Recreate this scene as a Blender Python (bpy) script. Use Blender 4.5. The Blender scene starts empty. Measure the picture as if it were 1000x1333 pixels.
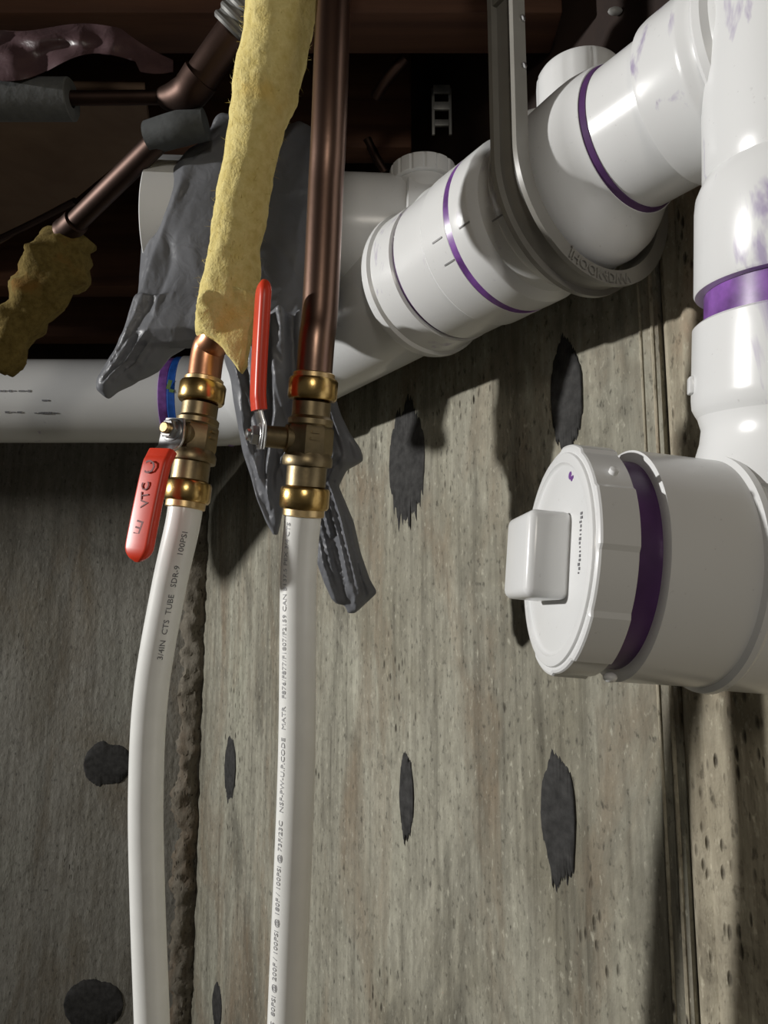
import bpy, bmesh, math, random
from mathutils import Vector, Matrix, Euler, noise
random.seed(7)
sc = bpy.context.scene
R = math.radians
PI = math.pi

# ------------------------------------------------------------------ camera, world, lamp, exposure
F = 963.0                      # focal length in pixels of the 1000x1333 photo
PITCH = R(8.0)
CZ = 1.5                       # camera height above the floor
cam_data = bpy.data.cameras.new('camera')
cam = bpy.data.objects.new('camera', cam_data)
sc.collection.objects.link(cam)
cam.location = (0, 0, CZ)
cam.rotation_euler = (R(90) + PITCH, 0, 0)
cam_data.sensor_fit = 'VERTICAL'
cam_data.angle_y = 2 * math.atan(666.5 / F)
cam_data.clip_start = 0.01
sc.camera = cam

world = bpy.data.worlds.new('world')
sc.world = world
world.use_nodes = True
bgn = world.node_tree.nodes['Background']
bgn.inputs[0].default_value = (1.0, 0.97, 0.92, 1)
bgn.inputs[1].default_value = 0.06

ld = bpy.data.lights.new('work_lamp', 'SPOT')          # reflector work lamp far to the left
ld.energy = 490
ld.color = (1.0, 0.985, 0.96)
ld.spot_size = R(58); ld.spot_blend = 1.0
ld.shadow_soft_size = 0.05
lamp = bpy.data.objects.new('work_lamp', ld)
lamp.location = (-3.4, .20, CZ + .68)
lamp.rotation_euler = (Vector((.12, .36, CZ + .08)) - Vector(lamp.location)).to_track_quat('-Z', 'Y').to_euler()
sc.collection.objects.link(lamp)
ld2 = bpy.data.lights.new('fill_lamp', 'POINT')         # added fill lamp, unseen behind the camera, height from the left pipe's shadow
ld2.energy = 11
ld2.color = (1.0, 0.93, 0.82)
ld2.shadow_soft_size = 0.10
bulb = bpy.data.objects.new('fill_lamp', ld2)
bulb.location = (.05, -.95, CZ + .36)
sc.collection.objects.link(bulb)

sc.view_settings.view_transform = 'Standard'
sc.view_settings.look = 'None'
sc.view_settings.gamma = 1.0
sc.view_settings.use_curve_mapping = False
sc.view_settings.exposure = 0.0

# ------------------------------------------------------------------ geometry helpers
def P(px, py, d):
    """world point seen at photo pixel (px, py) at distance d along the lens axis"""
    x = (px - 500) / F * d
    y = (667 - py) / F * d
    c, s = math.cos(PITCH), math.sin(PITCH)
    return Vector((x, d * c - y * s, CZ + y * c + d * s))

ORG = {}
def finish(bm, sharp=32):
    bm.normal_update()
    for f in bm.faces: f.smooth = True
    lim = R(sharp)
    for e in bm.edges:
        if len(e.link_faces) == 2:
            e.smooth = e.calc_face_angle(0) < lim
def obj(name, bm, mat, parent=None, sharp=32, base=None):
    o0 = Vector((0, 0, 0))
    if parent is not None: o0 = ORG[parent]
    elif base is not None: o0 = Vector(base)
    if o0.length > 0: bmesh.ops.translate(bm, vec=-o0, verts=bm.verts)
    finish(bm, sharp)
    me = bpy.data.meshes.new(name); bm.to_mesh(me); bm.free()
    o = bpy.data.objects.new(name, me)
    if mat is not None:
        for m in (mat if isinstance(mat, (list, tuple)) else [mat]): me.materials.append(m)
    sc.collection.objects.link(o)
    if parent is not None: o.parent = parent
    elif base is not None: o.location = o0
    ORG[o] = o0
    return o
def thing(name, label, cat, loc, group=None):
    o = bpy.data.objects.new(name, None)
    o.empty_display_size = 0.03
    o.location = loc
    sc.collection.objects.link(o)
    ORG[o] = Vector(loc)
    return tag(o, label, cat, group)
def tag(o, label, cat, group=None):
    o['label'] = label; o['category'] = cat
    if group: o['group'] = group
    return o
def structure(o):
    o['kind'] = 'structure'; return o

def frame(d, ref=None):
    d = Vector(d).normalized()
    ref = Vector(ref) if ref is not None else Vector((0, 0, 1))
    if abs(d.dot(ref)) > .95: ref = Vector((1, 0, 0)) if ref != Vector((1, 0, 0)) else Vector((0, 1, 0))
    u = ref.cross(d).normalized(); v = d.cross(u).normalized()
    return u, v, d

def rings(bm, rs, closed_ends=True):
    loops = [[bm.verts.new(p) for p in r] for r in rs]
    n = len(loops[0])
    for a, b in zip(loops, loops[1:]):
        for i in range(n):
            j = (i + 1) % n
            bm.faces.new((a[i], a[j], b[j], b[i]))
    if closed_ends:
        bm.faces.new(list(reversed(loops[0]))); bm.faces.new(loops[-1])
    return loops
def lathe(bm, o, d, prof, seg=56, ref=None, caps=True, squash=None):
    """profile [(t, r)] turned about the axis through o along d"""
    u, v, d = frame(d, ref); o = Vector(o)
    rs = []
    for t, r in prof:
        c = o + d * t
        rs.append([c + (u * math.cos(2 * PI * k / seg) + v * math.sin(2 * PI * k / seg)) * max(r, 1e-5) for k in range(seg)])
    rings(bm, rs, caps)
def hexlathe(bm, o, d, prof, n=6, rot=0, ref=None):
    u, v, d = frame(d, ref); o = Vector(o)
    rings(bm, [[o + d * t + (u * math.cos(2 * PI * k / n + rot) + v * math.sin(2 * PI * k / n + rot)) * r for k in range(n)] for t, r in prof])
def catmull(pts, n=8):
    pts = [Vector(p) for p in pts]
    P_ = [2 * pts[0] - pts[1]] + pts + [2 * pts[-1] - pts[-2]]
    out = []
    for i in range(1, len(P_) - 2):
        p0, p1, p2, p3 = P_[i - 1:i + 3]
        for k in range(n):
            t = k / n
            out.append(.5 * ((2 * p1) + (p2 - p0) * t + (2 * p0 - 5 * p1 + 4 * p2 - p3) * t * t + (3 * p1 - p0 - 3 * p2 + p3) * t ** 3))
    out.append(pts[-1].copy())
    return out
def lerp_list(vals, n):
    out = []
    for a, b in zip(vals, vals[1:]):
        for k in range(n): out.append(a + (b - a) * k / n)
    out.append(vals[-1]); return out
def sweep_frames(pts, ref=None):
    fr = []
    u = None
    for i, p in enumerate(pts):
        d = (pts[min(i + 1, len(pts) - 1)] - pts[max(i - 1, 0)]).normalized()
        if u is None: u, v, d = frame(d, ref)
        else:
            u = (u - d * u.dot(d)).normalized(); v = d.cross(u).normalized()
        fr.append((p, u, v, d))
    return fr
def sweep(bm, pts, rad, seg=32, ref=None, fn=None, caps=True):
    if not isinstance(rad, (list, tuple)): rad = [rad] * len(pts)
    rs = []
    for i, (p, u, v, d) in enumerate(sweep_frames(pts, ref)):
        ring = []
        for k in range(seg):
            a = 2 * PI * k / seg
            n = u * math.cos(a) + v * math.sin(a)
            r = rad[i]
            q = p + n * r
            if fn: q = p + n * (r + fn(q, n, i, a))
            ring.append(q)
        rs.append(ring)
    rings(bm, rs, caps)
def sweep_section(bm, pts, secs, ref):
    """section = list of (a, b) coordinates per station in the u, v frame"""
    rs = []
    for (p, u, v, d), s in zip(sweep_frames(pts, ref), secs):
        rs.append([p + u * a + v * b for a, b in s])
    rings(bm, rs)
def rrect(w, h, r, n=4):
    r = min(r, w / 2 * .99, h / 2 * .99)
    out = []
    for cx, cy, a0 in ((w/2-r, h/2-r, 0), (-w/2+r, h/2-r, 90), (-w/2+r, -h/2+r, 180), (w/2-r, -h/2+r, 270)):
        for k in range(n + 1):
            a = R(a0 + 90 * k / n)
            out.append((cx + r * math.cos(a), cy + r * math.sin(a)))
    return out
def block(bm, o, x, y, z, size, bevel=0.0, seg=2):
    """box with centre o and unit axes x y z"""
    o = Vector(o); x, y, z = Vector(x), Vector(y), Vector(z)
    vs = []
    for sx in (-.5, .5):
        for sy in (-.5, .5):
            for sz in (-.5, .5):
                vs.append(bm.verts.new(o + x * sx * size[0] + y * sy * size[1] + z * sz * size[2]))
    q = [(0,1,3,2), (4,6,7,5), (0,4,5,1), (2,3,7,6), (0,2,6,4), (1,5,7,3)]
    fs = [bm.faces.new([vs[i] for i in f]) for f in q]
    bmesh.ops.recalc_face_normals(bm, faces=fs)
    if bevel:
        es = set(e for f in fs for e in f.edges)
        bmesh.ops.bevel(bm, geom=list(es), offset=bevel, segments=seg, affect='EDGES', profile=.5)
def slab(bm, pts, n, th):
    """polygon pts extruded along n by th"""
    a = [bm.verts.new(p) for p in pts]; b = [bm.verts.new(Vector(p) + Vector(n) * th) for p in pts]
    f1 = bm.faces.new(a); f2 = bm.faces.new(list(reversed(b)))
    m = len(a); fs = [f1, f2]
    for i in range(m):
        j = (i + 1) % m
        fs.append(bm.faces.new((a[j], a[i], b[i], b[j])))
    bmesh.ops.recalc_face_normals(bm, faces=fs)
def text_bm(s, size, fn, depth=0.0):
    """letters as a mesh; fn maps (x, y, z) of the flat text to a world point"""
    cu = bpy.data.curves.new('lettering_source', 'FONT')
    cu.body = s; cu.size = size; cu.align_x = 'LEFT'; cu.align_y = 'CENTER'; cu.resolution_u = 2
    cu.extrude = depth
    ob = bpy.data.objects.new('lettering_source', cu); sc.collection.objects.link(ob)
    dg = bpy.context.evaluated_depsgraph_get(); dg.update()
    me = bpy.data.meshes.new_from_object(ob.evaluated_get(dg))
    bpy.data.objects.remove(ob); bpy.data.curves.remove(cu)
    bm = bmesh.new(); bm.from_mesh(me); bpy.data.meshes.remove(me)
    w = max(v.co.x for v in bm.verts)
    for v in bm.verts: v.co = fn(v.co.x, v.co.y, v.co.z, w)
    return bm

# ------------------------------------------------------------------ materials
def nodes(name):
    m = bpy.data.materials.new(name); m.use_nodes = True
    nt = m.node_tree; b = nt.nodes['Principled BSDF']
    return m, nt, b
def N(nt, t, **kw):
    n = nt.nodes.new(t)
    for k, v in kw.items():
        if hasattr(n, k): setattr(n, k, v)
        else: n.inputs[k].default_value = v
    return n
def ramp(nt, fac, stops):
    r = nt.nodes.new('ShaderNodeValToRGB'); e = r.color_ramp.elements
    e[0].position, e[0].color = stops[0][0], (*stops[0][1], 1)
    e[1].position, e[1].color = stops[-1][0], (*stops[-1][1], 1)
    for p, c in stops[1:-1]:
        q = e.new(p); q.color = (*c, 1)
    nt.links.new(fac, r.inputs[0]); return r.outputs[0]
def mapped(nt, scale, loc=(0,0,0), rot=(0,0,0)):
    t = nt.nodes.new('ShaderNodeTexCoord'); m = nt.nodes.new('ShaderNodeMapping')
    m.inputs['Scale'].default_value = scale; m.inputs['Location'].default_value = loc; m.inputs['Rotation'].default_value = rot
    nt.links.new(t.outputs['Object'], m.inputs[0]); return m.outputs[0]
def noise_(nt, vec, scale=1, detail=4, rough=.55, dist=0):
    n = N(nt, 'ShaderNodeTexNoise'); n.inputs['Scale'].default_value = scale; n.inputs['Detail'].default_value = detail
    n.inputs['Roughness'].default_value = rough; n.inputs['Distortion'].default_value = dist
    nt.links.new(vec, n.inputs['Vector']); return n.outputs['Fac']
def mix(nt, fac, a, b, blend='MIX'):
    m = nt.nodes.new('ShaderNodeMix'); m.data_type = 'RGBA'; m.blend_type = blend
    for s, v in ((m.inputs[0], fac), (m.inputs[6], a), (m.inputs[7], b)):
        if hasattr(v, 'links') or hasattr(v, 'is_linked'): nt.links.new(v, s)
        elif isinstance(v, (int, float)): s.default_value = v
        else: s.default_value = (*v, 1)
    return m.outputs[2]
def bump(nt, b, h, strength=.3, dist=.001):
    n = nt.nodes.new('ShaderNodeBump'); n.inputs['Strength'].default_value = strength; n.inputs['Distance'].default_value = dist
    nt.links.new(h, n.inputs['Height']); nt.links.new(n.outputs[0], b.inputs['Normal'])
def simple(name, col, rough=.5, metal=0.0, spec=.5, var=.12, scale=60, bumps=0.0):
    m, nt, b = nodes(name)
    v = mapped(nt, (1, 1, 1)); f = noise_(nt, v, scale)
    lo = tuple(c * (1 - var) for c in col); hi = tuple(min(1, c * (1 + var)) for c in col)
    nt.links.new(ramp(nt, f, [(.3, lo), (.7, hi)]), b.inputs['Base Color'])
    b.inputs['Roughness'].default_value = rough; b.inputs['Metallic'].default_value = metal
    b.inputs['Specular IOR Level'].default_value = spec
    if bumps: bump(nt, b, f, bumps)
    return m
def pvc(name, col=(.76, .765, .76), smear=0.0, rough=.24, seed=0):
    m, nt, b = nodes(name)
    v = mapped(nt, (1, 1, 1), (seed, seed * .7, 0))
    f = noise_(nt, v, 9, 3)
    c = ramp(nt, f, [(.3, tuple(x * .95 for x in col)), (.7, col)])
    d = noise_(nt, v, 300, 2)
    g = ramp(nt, d, [(.70, (0, 0, 0)), (.78, (.35, .35, .35))])
    c = mix(nt, g, c, (.42, .41, .40))
    if smear:
        v2 = mapped(nt, (55, 55, 18), (seed * 3.1, 1, seed), (.5, .3, .9))
        s1 = noise_(nt, v2, 1, 4, .6, .6)
        s2 = noise_(nt, mapped(nt, (1, 1, 1), (seed, 4, 2)), 14, 2)
        k = nt.nodes.new('ShaderNodeMath'); k.operation = 'MULTIPLY'
        nt.links.new(s1, k.inputs[0]); nt.links.new(s2, k.inputs[1])
        g = ramp(nt, k.outputs[0], [(.43 - smear * .1, (0, 0, 0)), (.50 - smear * .08, (.6, .6, .6))])
        c = mix(nt, g, c, (.22, .13, .36))
    nt.links.new(c, b.inputs['Base Color'])
    b.inputs['Roughness'].default_value = rough
    b.inputs['Specular IOR Level'].default_value = .5
    b.inputs['Subsurface Weight'].default_value = 0.0
    bump(nt, b, noise_(nt, v, 130, 2), .05, .0006)
    return m

M_PVC = pvc('white_pvc', smear=0.0)
M_PVC_S = pvc('white_pvc_with_primer_smears', smear=.36, seed=3)
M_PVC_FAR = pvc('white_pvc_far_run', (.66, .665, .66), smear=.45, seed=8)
M_PURPLE = simple('purple_primer', (.19, .075, .30), .3, var=.45, scale=70)
M_PURPLE_D = simple('dark_purple_primer', (.085, .035, .12), .35, var=.3, scale=40)
M_BLUE = simple('blue_cement', (.02, .10, .42), .35, var=.3)
M_HOOK = simple('grey_hook_plastic', (.24, .23, .205), .33, var=.06)
M_PEX = simple('white_pex', (.86, .86, .825), .27, var=.03)
M_INK = simple('grey_ink', (.16, .16, .17), .6)
M_INK_D = simple('dark_ink', (.16, .022, .02), .6)
M_CHROME = simple('zinc_plated_steel', (.62, .62, .62), .28, 1.0, var=.2, scale=200)
M_RED = simple('red_vinyl', (.68, .048, .018), .36, var=.08)
M_STEEL = simple('dull_galvanised_steel', (.22, .22, .21), .5, .6, var=.2)
M_FOAM = simple('grey_foam', (.10, .105, .105), .8, var=.15, scale=150, bumps=.4)
M_FOAM_D = simple('dark_grey_foam', (.06, .065, .066), .8, var=.15, scale=150, bumps=.4)
M_TAR = simple('black_tar', (.042, .041, .040), .8, spec=.15, var=.35, scale=120, bumps=.5)
M_WHITE_DROP = simple('pale_glue', (.5, .5, .48), .4)

def brass_mat(name, col, rough, dark):
    m, nt, b = nodes(name)
    v = mapped(nt, (1, 1, 1)); f = noise_(nt, v, 70, 4)
    nt.links.new(ramp(nt, f, [(.32, dark), (.6, col)]), b.inputs['Base Color'])
    b.inputs['Metallic'].default_value = 1.0; b.inputs['Roughness'].default_value = rough
    bump(nt, b, noise_(nt, v, 500, 2), .12, .0005)
    return m
M_BRASS = brass_mat('polished_brass', (.62, .43, .17), .26, (.42, .27, .09))
M_BRASS_D = brass_mat('cast_brass', (.30, .235, .135), .42, (.20, .155, .09))
M_BRASS_R = brass_mat('pale_brass', (.75, .56, .30), .38, (.6, .42, .2))
def copper_mat(name, col, dark, rough, metal=1.0):
    m, nt, b = nodes(name)
    f = noise_(nt, mapped(nt, (14, 14, 5)), 1, 4, .6); 
    nt.links.new(ramp(nt, f, [(.32, dark), (.62, col)]), b.inputs['Base Color'])
    b.inputs['Metallic'].default_value = metal; b.inputs['Roughness'].default_value = rough
    bump(nt, b, noise_(nt, mapped(nt, (1, 1, 1)), 240, 2), .08, .0005)
    return m
M_COPPER = copper_mat('clean_copper', (.62, .30, .17), (.48, .22, .12), .34)
M_COPPER_O = copper_mat('tarnished_copper', (.27, .172, .13), (.19, .118, .09), .33)
M_COPPER_SHADE = copper_mat('shade_darkened_copper', (.075, .047, .038), (.045, .028, .022), .5)  # copper darkened to stand in for blocked light among the joists

def wool_mat(name, col, dark, patch):
    m, nt, b = nodes(name)
    v = mapped(nt, (1, 1, 1))
    f = noise_(nt, v, 160, 5, .65); g = noise_(nt, v, 22, 3)
    c = ramp(nt, f, [(.3, dark), (.6, col)])
    k = ramp(nt, g, [(.58, (0, 0, 0)), (.70, (.75, .75, .75))])
    c = mix(nt, k, c, patch)
    nt.links.new(c, b.inputs['Base Color']); b.inputs['Roughness'].default_value = .95
    b.inputs['Specular IOR Level'].default_value = .1
    bump(nt, b, f, .7, .003)
    return m
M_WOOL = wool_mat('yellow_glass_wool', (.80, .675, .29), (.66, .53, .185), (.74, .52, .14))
M_WOOL_SHADE = wool_mat('shade_darkened_glass_wool', (.17, .125, .04), (.10, .07, .02), (.20, .10, .025))  # yellow wool with the shade at upper left put into its colour

def wood_mat(name, col, dark, axis_scale=(3, 40, 40), rough=.75):
    m, nt, b = nodes(name)
    f = noise_(nt, mapped(nt, axis_scale), 1, 5, .6, .4)
    nt.links.new(ramp(nt, f, [(.3, dark), (.7, col)]), b.inputs['Base Color'])
    b.inputs['Roughness'].default_value = rough; b.inputs['Specular IOR Level'].default_value = .25
    bump(nt, b, f, .3, .001)
    return m
M_JOIST = wood_mat('dark_joist_wood', (.115, .055, .032), (.06, .028, .018))
M_JOIST_R = wood_mat('reddish_joist_wood', (.15, .07, .04), (.075, .034, .02))
M_SUBFLOOR = wood_mat('subfloor_wood', (.06, .03, .022), (.03, .015, .011))
M_BOARD = wood_mat('brown_fibre_board', (.20, .135, .09), (.14, .09, .06), (12, 12, 12))
def sheet_mat(name, col, rough=.35, alpha_t=.15):
    m, nt, b = nodes(name)
    v = mapped(nt, (1, 1, 1)); f = noise_(nt, v, 25, 4)
    nt.links.new(ramp(nt, f, [(.3, tuple(x * .8 for x in col)), (.7, col)]), b.inputs['Base Color'])
    b.inputs['Roughness'].default_value = rough
    b.inputs['Transmission Weight'].default_value = 0.0
    bump(nt, b, noise_(nt, v, 70, 3, .5, .8), .35, .003)
    return m
M_BAG = sheet_mat('grey_plastic_film', (.23, .236, .255), .40)
_nt = M_BAG.node_tree; _b = _nt.nodes['Principled BSDF']; _b.inputs['Specular IOR Level'].default_value = .4
_t = _nt.nodes.new('ShaderNodeBsdfTranslucent'); _t.inputs[0].default_value = (.30, .31, .33, 1)
_m = _nt.nodes.new('ShaderNodeMixShader'); _m.inputs[0].default_value = .3
_nt.links.new(_b.outputs[0], _m.inputs[1]); _nt.links.new(_t.outputs[0], _m.inputs[2]); _nt.links.new(_m.outputs[0], _nt.nodes['Material Output'].inputs[0])
M_SHEETING = sheet_mat('plum_plastic_film', (.10, .06, .065), .4)

def concrete(name, pale, mid, dark, stain, pits, seed, streak=1.0):
    """board-formed concrete: local x runs along the wall, z is up"""
    m, nt, b = nodes(name)
    v1 = mapped(nt, (26 * streak, 26 * streak, 1.6), (seed, 0, seed))
    st = noise_(nt, v1, 1, 5, .62, .5)
    blot = noise_(nt, mapped(nt, (1, 1, .6), (seed * 2, 0, 1)), 6, 5, .6, .3)
    fine = noise_(nt, mapped(nt, (1, 1, .5)), 90, 4, .6)
    st2 = noise_(nt, mapped(nt, (95, 95, 4.5), (seed * 1.7, 0, 2)), 1, 4, .6, .3)
    sm = nt.nodes.new('ShaderNodeMath'); sm.operation = 'MULTIPLY_ADD'; sm.inputs[1].default_value = .45
    nt.links.new(st2, sm.inputs[0])
    sh = nt.nodes.new('ShaderNodeMath'); sh.operation = 'MULTIPLY'; sh.inputs[1].default_value = .58
    nt.links.new(st, sh.inputs[0]); nt.links.new(sh.outputs[0], sm.inputs[2])
    c = ramp(nt, sm.outputs[0], [(.34, dark), (.50, mid), (.68, pale)])
    bl = ramp(nt, blot, [(.35, (.72, .70, .66)), (.52, (1, 1, 1)), (.7, (1.0, 1.02, 1.0))])
    c = mix(nt, 1.0, c, bl, 'MULTIPLY')
    s2 = noise_(nt, mapped(nt, (9, 9, 2.6), (seed * 5, 0, 3)), 1, 5, .65, .8)
    k = ramp(nt, s2, [(.50, (0, 0, 0)), (.68, (.75, .75, .75))])
    c = mix(nt, k, c, stain)
    s3 = noise_(nt, mapped(nt, (5, 5, 3.2), (seed * 3, 4, 3)), 1, 6, .7, 1.2)
    k = ramp(nt, s3, [(.54, (0, 0, 0)), (.66, (.55, .55, .55))])
    c = mix(nt, k, c, tuple(x * .55 for x in dark))
    c = mix(nt, ramp(nt, fine, [(.35, (.35, .35, .35)), (.6, (0, 0, 0))]), c, dark)
    spk = noise_(nt, mapped(nt, (1, 1, .45), (seed, 3, 1)), 210, 3, .6)
    c = mix(nt, ramp(nt, spk, [(.30, (.75, .75, .75)), (.42, (0, 0, 0))]), c, tuple(x * .5 for x in dark))
    c = mix(nt, ramp(nt, spk, [(.60, (0, 0, 0)), (.74, (.5, .5, .5))]), c, tuple(min(1, x * 1.35) for x in pale))
    # small elongated pits left by the formwork
    vo = N(nt, 'ShaderNodeTexVoronoi'); vo.inputs['Scale'].default_value = 1; vo.inputs['Randomness'].default_value = 1
    wob = noise_(nt, mapped(nt, (1, 1, 1)), 60, 2)
    nt.links.new(mapped(nt, (150, 150, 48), (seed, 2, 0), (0, .05, 0)), vo.inputs['Vector'])
    msk = noise_(nt, mapped(nt, (7, 7, 5), (seed, 1, 9)), 1, 3)
    a = nt.nodes.new('ShaderNodeMath'); a.operation = 'MULTIPLY'
    nt.links.new(ramp(nt, vo.outputs['Distance'], [(.10, (1, 1, 1)), (.26, (0, 0, 0))]), a.inputs[0])
    nt.links.new(ramp(nt, msk, [(.62 - pits * .25, (0, 0, 0)), (.70 - pits * .22, (1, 1, 1))]), a.inputs[1])
    c = mix(nt, a.outputs[0], c, (.05, .042, .032))
    nt.links.new(c, b.inputs['Base Color'])
    b.inputs['Roughness'].default_value = .85; b.inputs['Specular IOR Level'].default_value = .2
    h = nt.nodes.new('ShaderNodeMath'); h.operation = 'SUBTRACT'
    nt.links.new(st, h.inputs[0]); nt.links.new(a.outputs[0], h.inputs[1])
    h2 = nt.nodes.new('ShaderNodeMath'); h2.operation = 'ADD'
    nt.links.new(h.outputs[0], h2.inputs[0]); nt.links.new(fine, h2.inputs[1])
    bump(nt, b, h2.outputs[0], .8, .003)
    return m
M_WALL_R = concrete('board_formed_concrete', (.44, .425, .345), (.30, .287, .23), (.13, .121, .096), (.215, .16, .105), .25, 1.3)
M_WALL_N = concrete('pitted_warm_concrete', (.54, .50, .385), (.41, .37, .28), (.23, .20, .145), (.34, .22, .14), .75, 4.1)
M_WALL_B = concrete('grey_concrete', (.32, .31, .275), (.25, .24, .21), (.145, .137, .118), (.15, .12, .08), .0, 7.7, .45)
M_MORTAR = concrete('crumbled_mortar', (.26, .235, .19), (.19, .17, .135), (.10, .085, .065), (.15, .10, .06), .6, 2.2)
M_FLOOR = concrete('floor_concrete', (.30, .29, .26), (.24, .23, .20), (.16, .15, .13), (.2, .17, .13), .1, 5.5)

# ------------------------------------------------------------------ the drain line's own axes
A0 = Vector((.1475, .446, CZ + .288))
D = Vector((-.547, .837, 0)).normalized()       # along the main pipe, away from the camera
NW = Vector((.837, .547, 0)).normalized()       # towards the concrete wall
UP = Vector((0, 0, 1))
def A(s, n=0.0, u=0.0): return A0 + D * s + NW * n + UP * u

# ------------------------------------------------------------------ walls, floor, ceiling
WOFF = .088
W0 = A0 + NW * WOFF; W0.z = 0
def wall_hit(px, py):
    """(along, height) where the view through a photo pixel meets the long wall"""
    d = P(px, py, 1.0) - Vector((0, 0, CZ)); o = Vector((0, 0, CZ))
    t = (W0 - o).dot(NW) / d.dot(NW)
    q = o + d * t
    return (q - W0).dot(D), q.z
S_COR = wall_hit(262, 900)[0]
CORNER = W0 + D * S_COR
BACKY = CORNER.y
S_SEAM = wall_hit(888, 1000)[0]

WTOP = CZ + .405
def wall_mesh(x0, x1, z0, z1, nx, nz, amp, fn=None):
    bm = bmesh.new(); g = []
    for i in range(nx + 1):
        x = x0 + (x1 - x0) * i / nx; row = []
        for j in range(nz + 1):
            z = z0 + (z1 - z0) * j / nz
            y = amp * noise.noise((x * 45, 3.3, z * 2.2)) + amp * .5 * noise.noise((x * 160, 1.3, z * 9))
            if fn: y += fn(x, z)
            row.append(bm.verts.new((x, y, z)))
        g.append(row)
    for i in range(nx):
        for j in range(nz):
            bm.faces.new((g[i][j], g[i + 1][j], g[i + 1][j + 1], g[i][j + 1]))
    # thickness behind the face
    b = [bm.verts.new((x, .2, z)) for x, z in ((x0, z0), (x1, z0), (x1, z1), (x0, z1))]
    bm.faces.new((b[3], b[2], b[1], b[0]))
    bm.faces.new([g[0][j] for j in range(nz + 1)] + [b[3], b[0]])
    bm.faces.new([g[nx][nz - j] for j in range(nz + 1)] + [b[1], b[2]])
    bm.faces.new([g[nx - i][0] for i in range(nx + 1)] + [b[0], b[1]])
    bm.faces.new([g[i][nz] for i in range(nx + 1)] + [b[2], b[3]])
    return bm
# long wall: local x = from the corner towards the camera side, local y = into the wall
def seam_fn(x, z):
    return .006 * math.exp(-(x / .0035) ** 2)
wall = structure(obj('wall_right', wall_mesh(0, S_COR - S_SEAM, 0, WTOP, 240, 90, .0012), M_WALL_R))
wall.location = CORNER; wall.rotation_euler = (0, 0, math.atan2(-D.y, -D.x))
ORG[wall] = Vector((0, 0, 0))
WM = Matrix.Translation(CORNER) @ Matrix.Rotation(math.atan2(-D.y, -D.x), 4, 'Z')
def wpt(along, z, out=0.0):   # local point of the long wall
    return Vector((S_COR - along, -out, z))
# the nearer pour, past the seam: sits a little proud, its edge rounded
def edge_fn(x, z):
    t = x
    return -.0015 + .006 * math.exp(-(t / .004) ** 2) + .003 * math.exp(-((t - .016) / .003) ** 2)
bm = wall_mesh(0, .9, 0, WTOP, 260, 60, .0016, edge_fn)
bmesh.ops.translate(bm, vec=(S_COR - S_SEAM + .0005, 0, 0), verts=bm.verts)
near = obj('concrete_panel', bm, M_WALL_N); near.parent = wall
bm = bmesh.new()
for x, w, o in ((-.005, .0034, .0015), (-.0155, .0026, .0012)):
    pts = [Vector((S_COR - S_SEAM + x + .0008 * noise.noise((0, x * 90, k * .31)), -o * .3, k * WTOP / 30)) for k in range(31)]
    sweep(bm, pts, [w * .5 + .0006 * noise.noise((x, 2, k * .9)) for k in range(31)], 8)
ridge = obj('formwork_ridge', bm, M_WALL_N); ridge.parent = wall

bw = structure(obj('wall_back', wall_mesh(-1.9, .25, 0, WTOP, 130, 80, .0012), M_WALL_B))
bw.location = (CORNER.x, BACKY, 0)
def back_pt(px, py, out=0):
    d = P(px, py, 1.0) - Vector((0, 0, CZ)); t = BACKY / d.y
    q = Vector((0, 0, CZ)) + d * t
    return Vector((q.x - CORNER.x, -out, q.z))
# ragged mortar strip down the corner
bm = bmesh.new()
pts = [Vector((CORNER.x - .016 + .010 * noise.noise((k * .11, 0, 5)), BACKY + .010, .02 + k * .006)) for k in range(316)]
sweep(bm, pts, [.021 + .008 * noise.noise((k * .16, 8, 1)) for k in range(316)], 26,
      fn=lambda q, n, i, a: .007 * noise.noise(q * 55) + .007 * abs(noise.noise(q * 110)) + .004 * noise.noise(q * 300))
trim = structure(obj('trim_1', bm, M_MORTAR, sharp=60))

fl = bmesh.new(); block(fl, (-1.2, -.3, -.05), (1, 0, 0), (0, 1, 0), (0, 0, 1), (5.6, 4.2, .1))
structure(obj('floor', fl, M_FLOOR))

bm = bmesh.new(); block(bm, CORNER + NW * .10 - D * .55 + UP * (CZ + .59), D, NW, UP, (2.1, .2, .37), .003)
structure(obj('trim_2', bm, wood_mat('dark_rim_wood', (.030, .017, .012), (.016, .009, .007), (20, 20, 20))))  # shade of the unlit joist bay put into the wood colour
bm = bmesh.new(); block(bm, (CORNER.x - .85, BACKY + .10, CZ + .59), (1, 0, 0), (0, 1, 0), UP, (2.1, .2, .37), .003)
structure(obj('trim_3', bm, bpy.data.materials['dark_rim_wood']))
HJ = CZ + .50          # underside of the joists
ce = bmesh.new(); block(ce, (-1.1, .5, HJ + .26), (1, 0, 0), (0, 1, 0), (0, 0, 1), (5.2, 2.6, .02))
ceil = structure(obj('ceiling', ce, M_SUBFLOOR))
def joist(y0, y1, zb, zt, mat, x0=-3.0, x1=.72):
    bm = bmesh.new()
    block(bm, ((x0 + x1) / 2, (y0 + y1) / 2, (zb + zt) / 2), (1, 0, 0), (0, 1, 0), (0, 0, 1), (x1 - x0, y1 - y0, zt - zb), .003)
    obj('joist', bm, mat, ceil)
joist(.555, .602, HJ, HJ + .25, M_JOIST, x1=.15)
joist(.735, .765, HJ, HJ + .25, M_JOIST_R, x1=.03)
joist(1.03, 1.07, HJ - .02, HJ + .25, M_JOIST_R, x1=-.12)
joist(1.20, 1.24, HJ - .03, HJ + .25, M_JOIST, x1=-.25)

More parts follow.
